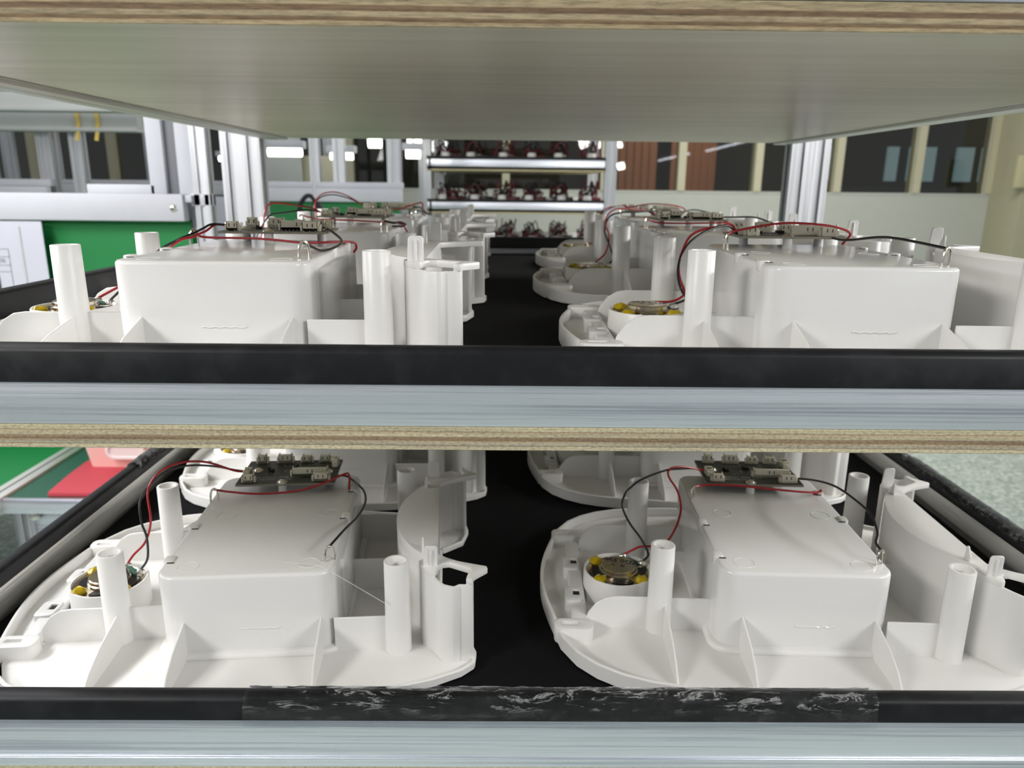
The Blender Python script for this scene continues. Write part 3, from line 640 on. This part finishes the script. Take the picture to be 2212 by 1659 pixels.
wires = {
 'LL': [('wire_red', [TR, (-.1500, .128, .0470), (-.1376, .131, .0602), (-.1327, .1391, .0803), (-.1386, .1531, .1037), (-.1371, .1608, .1166), (-.1272, .1703, .1276), (-.1087, .1824, .1317), (-.0882, .195, .1264), (-.0640, .2060, .1120), (-.054, .2075, .1112)]),
  ('wire_black', [TB, (-.1318, .1180, .0480), (-.1354, .1306, .0658), (-.1431, .1401, .0802), (-.1465, .1504, .0971), (-.142, .1588, .1094), (-.1282, .1716, .1227), (-.1077, .1852, .1262), (-.0849, .1993, .1202), (-.0647, .209, .1115), (-.054, .2095, .1112)]),
  ('wire_red', [CR, (-.0700, .1760, .0990), (-.0593, .1780, .0958), (-.0272, .1760, .0935), (.0158, .1730, .0975), (.0481, .1750, .1065), (.0643, .1835, .1116), (.0714, .1887, .1099), (.071, .195, .0880)]),
  ('wire_black', [(.046, .2100, .1030), (.0551, .205, .1030), (.066, .2071, .1009), (.0781, .205, .0916), (.0897, .1804, .0913), (.0938, .1507, .0901), (.0899, .1098, .0927), (.0836, .0678, .0999), CB])],
 'LR': [('wire_red', [TR, (-.1450, .1290, .0428), (-.1372, .1300, .0461), (-.1237, .1330, .0458), (-.1129, .1360, .0482), (-.1037, .14, .0519), (-.0934, .1514, .0665), (-.089, .1617, .0817), (-.0918, .172, .0971), (-.099, .1804, .1076), (-.1008, .1848, .1144), (-.0956, .1887, .1187), (-.0809, .196, .1174), (-.0624, .205, .1120), (-.054, .2065, .1112)]),
  ('wire_black', [TB, (-.1303, .1160, .0447), (-.1373, .1286, .0567), (-.1494, .1401, .0703), (-.1567, .1503, .085), (-.1539, .1572, .0961), (-.1474, .1624, .1025), (-.1321, .1716, .1104), (-.1039, .186, .1161), (-.0835, .1954, .1152), (-.0623, .208, .1115), (-.054, .2085, .1112)]),
  ('wire_red', [CR, (-.0631, .178, .1015), (-.0433, .1780, .1030), (-.0138, .1760, .1025), (.0196, .1750, .1000), (.0552, .181, .0945), (.0731, .1865, .0928), (.0765, .1878, .0946), (.0690, .19, .0880)]),
  ('wire_black', [(.0440, .2100, .1030), (.0530, .2020, .1040), (.0640, .1725, .1130), (.0730, .1422, .1180), (.0800, .1061, .1180), (.0830, .0755, .1160), (.0790, .0483, .1100), (.0735, .0370, .1040), CB])],
 'ML': [('wire_red', [TR, (-.120, .140, .060), (-.098, .146, .080), (-.080, .150, .0935), (-.0711, .158, .0960), (-.0689, .1700, .0985), (-.0658, .1800, .1010), (-.0622, .1940, .1060), (-.054, .2060, .1112)]),
  ('wire_black', [TB, (-.118, .132, .062), (-.100, .142, .083), (-.083, .150, .0935), (-.073, .1619, .0990), (-.0684, .176, .1030), (-.0632, .1886, .1070), (-.054, .2085, .1112)]),
  ('wire_red', [CR, (-.0680, .1780, .0950), (-.0166, .1741, .0943), (.0134, .167, .0930), (.043, .16, .0912), (.0813, .1918, .0900), (.0865, .1969, .0840), (.0829, .2, .0787)]),
  ('wire_black', [CB, (.0758, .0459, .0960), (.0769, .0786, .0905), (.0798, .1297, .0905), (.0760, .1700, .0940), (.055, .2020, .1020), (.046, .210, .1030)])],
 'MR': [('wire_red', [TR, (-.1350, .1306, .0385), (-.1230, .1364, .0430), (-.1209, .1407, .0486), (-.1245, .148, .0595), (-.1247, .1562, .0728), (-.1212, .1633, .084), (-.1105, .1743, .1), (-.0944, .1833, .1068), (-.0779, .1916, .109), (-.0606, .2030, .1112), (-.054, .2065, .1112)]),
  ('wire_black', [TB, (-.1222, .1233, .0420), (-.1241, .1313, .0475), (-.1267, .1374, .0551), (-.1271, .1474, .069), (-.1223, .1571, .0822), (-.1114, .1683, .0956), (-.0897, .1826, .1060), (-.0671, .1980, .1100), (-.054, .2085, .1112)]),
  ('wire_red', [CR, (-.069, .1760, .1040), (-.0600, .1780, .1065), (-.031, .1770, .1122), (-.0098, .1750, .1147), (.0153, .1700, .1141), (.0400, .1760, .1110), (.060, .1850, .1040), (.055, .1950, .0920)]),
  ('wire_black', [(.040, .195, .1000), (.0437, .1600, .0990), (.0539, .1137, .1052), (.0583, .0859, .1062), (.0660, .0556, .1044), CB])],
 'MR2': [('wire_red', [TR, (-.140, .1290, .0531), (-.1348, .1356, .0782), (-.1401, .1476, .0942), (-.1332, .1588, .1092), (-.1183, .1691, .1164), (-.0953, .1828, .1154), (-.0672, .2030, .1120), (-.054, .2065, .1112)]),
  ('wire_black', [TB, (-.1300, .1160, .0471), (-.1353, .1269, .0655), (-.1412, .1412, .0845), (-.1334, .1555, .1039), (-.1148, .1677, .1104), (-.0878, .1837, .1110), (-.0599, .2060, .1112), (-.054, .2085, .1112)]),
  ('wire_red', [CR, (-.0573, .184, .0960), (-.0323, .176, .0950), (.0116, .1740, .0958), (.0524, .1800, .0965), (.0560, .19, .0952), (.050, .200, .1000)]),
  ('wire_black', [(.046, .2100, .1030), (.0602, .1700, .1053), (.0692, .1000, .1080), CB])],
 'ML2': [('wire_red', [TR, (-.128, .138, .070), (-.1226, .1465, .1033), (-.1191, .1536, .1162), (-.108, .1624, .12), (-.0887, .1773, .1168), (-.0665, .1953, .1120), (-.054, .2065, .1112)]),
  ('wire_black', [TB, (-.130, .130, .075), (-.1142, .1418, .1013), (-.0986, .1577, .1055), (-.0716, .186, .1090), (-.054, .2085, .1112)]),
  ('wire_red', [CR, (-.068, .1900, .0980), (-.0447, .1780, .0960), (.0053, .1710, .0948), (.0477, .1700, .0929), (.0759, .1715, .0910), (.0863, .17, .0784)]),
  ('wire_black', [CB, (.0856, .0259, .099), (.0924, .0336, .0999), (.0992, .0417, .0970), (.0933, .0479, .0935), (.0791, .06, .0931)])],
}
wires['ML3'] = wires['LL']; wires['MR3'] = wires['MR']; wires['LL2'] = wires['LR']; wires['LR2'] = wires['LL']
proto = make_housing()
MZ, LZ = -.1512, -.4342
place = [
 ('LL', (-.236, .617, LZ), 4.5, 'white plastic housing at front left of the lower shelf, beside the left frame'),
 ('LR', (.283, .624, LZ), -2.5, 'white plastic housing at front right of the lower shelf, speaker facing the aisle'),
 ('ML', (-.243, .617, MZ), 1., 'white plastic housing at front left of the middle shelf, below the plywood'),
 ('MR', (.298, .617, MZ), -1.5, 'white plastic housing at front right of the middle shelf with high black wire'),
 ('LL2', (-.236, 1.020, LZ), 3., 'white plastic housing in second row of the lower shelf, left column'),
 ('LR2', (.283, 1.030, LZ), -1., 'white plastic housing in second row of the lower shelf, right column'),
 ('ML2', (-.236, 1.003, MZ), .5, 'white plastic housing in middle row of the middle shelf, left column'),
 ('MR2', (.287, 1.003, MZ), -.5, 'white plastic housing in middle row of middle shelf, right, with tall wire loop'),
 ('ML3', (-.243, 1.389, MZ), 0., 'rearmost white plastic housing in the left column of the middle shelf'),
 ('MR3', (.306, 1.389, MZ), 0., 'rearmost white plastic housing in the right column of the middle shelf'),
]
for i, (key, loc, rz, label) in enumerate(place):
    o = proto if i == 0 else copy_tree(proto)
    o.location = loc; o.rotation_euler = (0, 0, radians(rz)); o['label'] = label; o['group'] = 'white toy housings lying on the shelves'
    o['_k'] = key
for o in [x for x in C.objects if x.get('_k')]:
    key = o['_k']; del o['_k']
    for (nm, pts) in wires[key]:
        low = key[0] == 'L'; q = []
        for (u, v, z) in pts:
            wt = max(0., min(1., (v - .150) / .055)) if z > .097 else 0.
            q.append((u, v + .0085 * wt, z - (.0045 if low else .0) * wt))
        if pts[-1][0] == -.054: q[-2] = (q[-2][0], q[-2][1], max(q[-2][2], .1045)); q[-1] = (-.054, pts[-1][1] + .0085, .1050)
        pts = q
        MBx = MB(); MBx.tube(pts, .00125, 8, 6); MBx.build(nm, M[nm], o)
# loose plastic hair lying across the lower left housing
b = MB(); b.tube([(-.206, .640, -.3452), (-.172, .632, -.3440), (-.150, .625, -.352), (-.108, .614, -.372)], .00022, 5, 8)
tag(b.build('plastic_strand', M['white']), 'thin pale plastic strand stretched from box to post on front left lower housing', 'strand')

# ------------------------------------------------------------------ left workbenches
def bench_near():
    Y = 2.2
    t = thing('workbench', 'near workbench at left with white front rail, green panel and aluminium legs', 'workbench', (-1.4, 1.95, FLOOR))
    def rel(b, name, m, **kw): b.xf(Matrix.Translation((1.4, -1.95, RZ))); return b.build(name, m, t, **kw)
    b = MB(); b.box(-2.3, -.905, Y - .03, Y + .01, -.112, -.037); rel(b, 'front_rail', M['white_metal'], bevel=.004)
    b = MB(); b.lathe([(0, .006), (.006, .0055), (.0095, .003), (.011, 0)], 0, 0, 20)
    b.xf(Matrix.Translation((-.933, Y - .03, -.075)) @ Matrix.Rotation(radians(90), 4, 'X')); s_ = rel(b, 'screw', M['steel'])
    b = MB(); b.box(-.9375, -.9285, Y - .0375, Y - .0362, -.0760, -.0740); b.box(-.9340, -.9320, Y - .0375, Y - .0362, -.0795, -.0705); b.xf(Matrix.Translation((1.4, -1.95, RZ))); b.build('screw_slot', M['chip'], s_)
    b = MB(); b.box(-2.3, -.905, Y + .012, Y + .02, -.745, -.108); rel(b, 'green_panel', M['green'])
    b = MB(); b.box(-1.20, -1.005, Y + .03, Y + .09, -.06, -.012); rel(b, 'ledge', M['white_metal'], bevel=.003)
    for x0, x1, y, m in ((-1.018, -.972, Y + .03, 'white_metal'), (-.972, -.936, Y + .045, 'grey_strip'), (-.936, -.890, Y + .03, 'white_metal')):
        b = MB(); b.box(x0, x1, y, y + .04, -.14 if m != 'grey_strip' else -.9, .8); rel(b, 'upright_strip', M[m], bevel=.002)
    b = MB(); b.box(-.895, -.840, Y - .0, Y + .045, -.07, -.035); b.box(-.905, -.884, Y - .02, Y + .02, -.06, -.04); rel(b, 'rail_bracket', M['white_metal'], bevel=.003)
    for x0, x1, y0, y1, z1 in ((-.884, -.840, Y, Y + .045, .8), (-1.225, -1.18, 1.745, 1.79, -.785), (-.90, -.855, 1.745, 1.79, -.785)):
        profile_post(x0 + 1.4, x1 + 1.4, y0 - 1.95, y1 - 1.95, FLOOR, z1, 'leg', t)
    # table deck
    b = MB(); b.box(-1.235, -.86, 1.735, Y, -.775, -.765); rel(b, 'deck_mat', M['dark_green'])
    b = MB(); b.box(-2.4, -1.285, 1.60, Y, -.775, -.765); rel(b, 'deck_mat', M['green'])
    b = MB(); b.box(-1.285, -1.235, 1.40, Y, -.80, -.757); rel(b, 'divider_strip', M['alu_y'], bevel=.003)
    b = MB(); b.box(-1.262, -1.2575, 1.40, Y, -.7568, -.7562); rel(b, 'strip_groove', M['groove'])
    b = MB(); b.box(-1.245, -.855, 1.72, 1.737, -.800, -.762); rel(b, 'deck_edge', M['alu_x'], bevel=.003)
    b = MB(); b.box(-1.20, -.86, 1.75, 1.785, -.89, -.845); b.box(-1.20, -.86, 1.75, 1.785, -.845, -.80); rel(b, 'cross_beam', M['alu_x'], bevel=.003)
    b = MB(); b.lathe([(0, .008), (.010, .006), (.013, 0)], 0, 0, 16); b.xf(Matrix.Translation((-1.175, 1.742, -.815)) @ Matrix.Rotation(radians(90), 4, 'X')); rel(b, 'bolt', M['steel'])
    b = MB(); b.box(-2.6, -1.26, 2.0, 2.03, -1.35, -1.30); b.box(-2.6, -1.26, 2.0, 2.03, -1.20, -1.15); rel(b, 'under_beam', M['grey_metal'], bevel=.003)
bench_near()
# papers behind clear plastic
t = thing('work_instruction_sheet', 'printed work instruction sheet hanging in front of the green panel at far left', 'document', (-1.47, 2.17, -.4))
b = MB(); b.box(-.25, .162, 0, .002, -.22, .285); b.build('plastic_sleeve', M['paper'], t)
b = MB(); b.box(.096, .1, -.0015, 0, -.22, .27); b.build('sleeve_fold', M['grey_metal'], t)
b = MB()
def ln(x0, z0, x1, z1, w=.0012):
    b.box(min(x0, x1) - w / 2, max(x0, x1) + w / 2, -.0012, -.0002, min(z0, z1) - w / 2, max(z0, z1) + w / 2)
for z in (.208, .186, .162, .144): ln(-.1, z, .058, z)
ln(.058, -.2, .058, .208); ln(.006, .144, .006, .186); ln(-.1, -.2, -.1, .208)
for k in range(9): ln(-.045 + k * .005, .153, -.043 + k * .005, .153, .003)
b.build('table_lines', M['grey_ink'], t)
rx = Matrix.Rotation(radians(90), 4, 'X')
text_mesh('A1', .013, 'printed_text', M['grey_ink'], Matrix.Translation((.0, -.0015, .196)) @ rx, t)
text_mesh('\u65e5\u671f', .014, 'printed_text', M['grey_ink'], Matrix.Translation((-.022, -.0015, .174)) @ rx, t)
text_mesh('\u9875\u7801', .014, 'printed_text', M['grey_ink'], Matrix.Translation((.032, -.0015, .174)) @ rx, t)
b = MB(); b.box(-.1, .022, -.0014, -.0002, .02, .132); b.build('printed_photo', M['dark_cab'], t)
# red foam and pink bin on the bench deck
b = MB(); n = 14
poly = [(-1.135, 1.745), (-.87, 1.745), (-.87, 2.10), (-1.155, 2.10), (-1.155, 1.95), (-1.150, 1.86)]
b.prism(poly, -.7648, -.752); tag(b.build('foam_sheet', M['red_mat'], bevel=.002), 'red foam sheet lying on the dark green bench deck', 'foam sheet')
b = MB(); b.prism([(-.985, 1.748), (-.90, 1.748), (-.90, 1.90), (-.93, 1.87)], -.752, -.744); tag(b.build('card_strip', M['yellow']), 'yellow edged card on the red foam sheet', 'card')
t = thing('storage_bin', 'pink translucent plastic bin with oval handle on the red foam', 'bin', (-1.0, 2.02, -.752))
b = MB()
lo = rrect(-.125, .115, -.10, .06, .02, 4); hi = rrect(-.155, .145, -.125, .085, .025, 4); n = len(lo)
li = rrect(-.120, .110, -.095, .055, .018, 4); hi2 = rrect(-.150, .140, -.120, .080, .023, 4)
vs = [(*p, 0) for p in lo] + [(*p, .2) for p in hi] + [(*p, .2) for p in hi2] + [(*p, .004) for p in li]
b.faces(vs, [(a * n + i, a * n + (i + 1) % n, (a + 1) * n + (i + 1) % n, (a + 1) * n + i) for a in range(3) for i in range(n)] + [tuple(range(n))[::-1], tuple(range(3 * n, 4 * n))])
b.build('bin_body', M['bin'], t)
b = MB(); b.ring([(x, z) for x, z in rrect(-.05, .055, .028, .078, .024, 6)], [(x, z) for x, z in rrect(-.040, .045, .038, .068, .0145, 6)], 0, .008)
b.xf(Matrix.Translation((-.015, -.108, 0)) @ Matrix.Rotation(radians(97), 4, 'X')); b.build('handle_ring', M['bin_white'], t, bevel=.002)
b = MB(); b.prism(rrect(-.040, .045, .038, .068, .0145, 6), 0, .003); b.xf(Matrix.Translation((-.015, -.110, 0)) @ Matrix.Rotation(radians(97), 4, 'X')); b.build('handle_recess', M['bin_white'], t)

def bench_far(loc, x0, x1, label, posts, lamp_beam=True, name='workbench'):
    X, Y = loc
    t = thing(name, label, 'workbench', (X, Y, FLOOR))
    def rel(b, nm, m, **kw): b.xf(Matrix.Translation((0, 0, RZ))); return b.build(nm, m, t, **kw)
    b = MB(); b.box(x0, x1, -.03, .01, -.098, -.03); rel(b, 'front_rail', M['white_metal'], bevel=.004)
    b = MB(); b.box(x0, x1, .01, .06, -.03, .0); rel(b, 'upper_ledge', M['white_metal'], bevel=.004)
    b = MB(); b.box(x0, x1 - .02, .012, .02, -.8, -.095); rel(b, 'green_panel', M['green'])
    b = MB(); b.box(x0, x1, -.5, .012, -.83, -.79); rel(b, 'deck', M['dark_green'], bevel=.004)
    for px, pw in posts: profile_post(px, px + pw, .06, .11, FLOOR, .9, 'leg', t)
    for px in (x0, x1 - .05): profile_post(px, px + .05, -.49, -.44, FLOOR, -.83, 'leg', t)
    return t
bench_far((0, 4.0), -1.42, -.535, 'far workbench with white rail and green panel, behind the thin rod and cable', ((-.62, .072), (-.90, .06), (-1.02, .05), (-1.36, .05)))
bench_far((0, 3.3), -3.0, -1.93, 'workbench at upper left between near bench and window wall', ((-2.0, .062), (-1.86, .050), (-2.26, .06), (-2.7, .06)))
bench_far((0, 5.6), -5.2, -1.2, 'farthest left workbench below the window wall', ((-1.32, .08), (-2.05, .08), (-2.6, .08), (-3.3, .08), (-3.62, .08), (-4.4, .08)))
# overhead lamp carriers over the left benches
for (x0, x1, y, z, h, lab) in ((-2.9, -1.2, 3.05, .262, .055, 'grey lamp carrier beam crossing above the left benches'), (-2.6, -1.52, 3.3, .205, .075, 'thick grey lamp carrier with yellow ties above the left benches'), (-2.9, -2.05, 2.95, .335, .02, 'thin white lamp rail at the upper left corner')):
    t = thing('lamp_carrier', lab, 'beam', ((x0 + x1) / 2, y, z)); L = (x1 - x0) / 2
    b = MB(); b.prism([(-.03, 0), (.03, 0), (.018, h), (-.018, h)], -L, L, 'x'); b.build('beam', M['grey_metal'] if h > .03 else M['white_metal'], t, bevel=.003)
    b = MB(); b.box(-L - .02, L, -.045, .045, -.014, 0); b.build('reflector', M['grey_metal'] if h > .03 else M['white_metal'], t, bevel=.002)
    if h > .07:
        for dx in (.30, .38):
            b = MB(); b.tube([(dx, -.034, h * .9), (dx + .005, -.04, h * .5), (dx, -.034, .0), (dx - .01, -.036, -.05)], .008, 6, 4); b.build('cable_tie', M['yellow'], t)
    else:
        b = MB(); b.lathe([(0, .004), (.012, .003), (.012, 0)], 0, 0, 12); b.build('bolt', M['black'], t)
for x, y, lab in ((-2.72, 6.2, 'small lamp row reflecting at left below the carriers'), (-2.35, 6.6, 'short bright lamp behind the left posts'), (-2.02, 6.6, 'short bright lamp beside the white left post')):
    tube_lamp((x, y, .18), .16, 'x', lab, 'tube2', r=.02, rod=2.1)
# thin rod with hanging black cable
t = thing('test_probe_cable', 'black cable with plug hanging from a thin metal rod behind the left housings', 'cable', (-.865, 3.5, -.05))
b = MB(); b.tube([(0.01, 0, .75), (0, 0, -.03)], .0065, 8, 0); b.build('rod', M['alu_z'], t)
b = MB(); b.tube([(-.075, 0, -.20), (-.078, 0, -.12), (-.065, 0, -.05), (-.035, 0, -.012), (-.008, 0, -.02), (.012, 0, -.06)], .010, 10, 6); b.build('cable', M['rubber'], t)
b = MB(); b.tube([(.006, 0, -.04), (.03, 0, -.10), (.045, 0, -.155)], .019, 12, 3); b.build('plug', M['rubber'], t)
b = MB(); b.tube([(-.002, -.01, -.05), (.002, -.01, -.135)], .011, 10, 0); b.build('metal_clip', M['steel'], t)
# white sheet and grey panel behind the left rack post
b = MB(); b.box(-1.80, -1.50, 4.6, 4.62, FLOOR, -.09); tag(b.build('white_panel', M['paper'], bevel=.002), 'white panel seen between the two left uprights', 'panel')
b = MB(); b.box(-1.72, -1.30, 4.96, 4.98, -.02, .32); b.box(-1.70, -1.66, 4.96, 4.98, FLOOR, -.02); b.box(-1.36, -1.32, 4.96, 4.98, FLOOR, -.02); tag(b.build('notice_board', M['grey_metal'], bevel=.004), 'plain grey board beside the left bench uprights', 'board')
b = MB(); b.box(-1.45, -1.10, 5.04, 5.06, -.03, .16); b.box(-1.43, -1.39, 5.04, 5.06, FLOOR, -.03); b.box(-1.16, -1.12, 5.04, 5.06, FLOOR, -.03); tag(b.build('notice_board', M['beige'], bevel=.004), 'plain beige board under the bright tube lamp', 'board')

# ------------------------------------------------------------------ far rack with wired parts
def far_rack():
    Y = 4.9; t = thing('storage_rack', 'far aluminium rack with three laden shelves seen beyond the middle shelf', 'rack', (.1, Y, FLOOR))
    x0, x1 = -.60, .52
    for px in (x0 - .005, x1 + .04): 
        for py in (0, 1.0): profile_post(px - .045, px + .03, py, py + .045, FLOOR, .9, 'post', t)
    for zt in (.168 + .28, .168, -.092, -.352):
        b = MB(); b.box(x0, x1, .0, 1.0, zt - .092, zt - .066); b.xf(Matrix.Translation((0, 0, RZ))); b.build('shelf_board', M['ply_edge'], t)
        b = MB(); b.box(x0, x1, .0, .012, zt - .082, zt - .018); b.xf(Matrix.Translation((0, 0, RZ))); b.build('frame_rail', M['alu_x'], t, bevel=.001)
        b = MB(); b.box(x0, x1, -.003, .015, zt - .022, zt - .004); b.xf(Matrix.Translation((0, 0, RZ))); b.build('rubber_edge', M['rubber'], t)
        b = MB(); b.box(x0, x1, .99, 1.0, zt - .082, zt - .004); b.xf(Matrix.Translation((0, 0, RZ))); b.build('frame_rail', M['alu_x'], t)
    return t
far_rack()
M['dark_red_wire'] = mat('dark_red_wire', (.13, .008, .014), .4)
def make_part(seed):
    rnd = random.Random(seed)
    t = thing('wired_assembly', '', 'assembly')
    b = MB(); b.lathe([(0, 0), (.036, 0), (.036, .012), (.030, .035), (.028, .062), (.025, .070), (0, .071)], 0, -.055, 14); b.build('white_body', M['white'], t)
    for k in range(9):
        b = MB(); r = .035 + .035 * rnd.random(); ph = rnd.random() * 6; pts = [(0, 0, .045)]; zz = .04 + .10 * rnd.random()
        for j in range(7):
            a = ph + j * .9; pts.append((r * cos(a) * (.5 + rnd.random() * .6), .012 + .5 * r * sin(a), .012 + zz * rnd.random()))
        m = 'dark_red_wire' if k % 2 else 'wire_black'; b.tube(pts, .0036, 5, 4); b.build('red_lead' if k % 2 else 'black_lead', M[m], t)
    b = MB(); b.box(.034, .088, -.02, .05, 0, .058); b.build('dark_pack', M['dark_red_wire'] if seed != 2 else M['chip'], t, bevel=.003)
    return t
protos = [make_part(s) for s in (1, 2, 3)]
first = [True] * 3
k = 0
names = ['leftmost', 'second from left', 'third from left', 'third from right', 'second from right', 'rightmost']
for sh, (zt, lab) in enumerate(((.168, 'top laden'), (-.092, 'middle'), (-.352, 'lowest'))):
    for row in range(2):
        for i in range(6):
            q = k % 3; k += 1
            p = protos[q]; o = p if first[q] else copy_tree(p); first[q] = False
            o.location = (.1 - .50 + i * .185 + .03 * row, 4.9 + .14 + row * .3, zt - .0655); o.rotation_euler = (0, 0, .25 * sin(k * 2.3))
            o.scale = (1, 1, 1.25)
            o['label'] = '%s wired white part, %s row, %s shelf of far rack' % (names[i], ('front', 'back')[row], lab)
            o['group'] = 'wired parts on the %s shelf of the far rack' % lab

# ------------------------------------------------------------------ to metres, floor at zero
for o in list(C.objects):
    if o.parent is None and o is not cam:
        o.location = Vector((o.location.x * K, o.location.y * K, (o.location.z - FLOOR) * K)); o.scale = o.scale * K
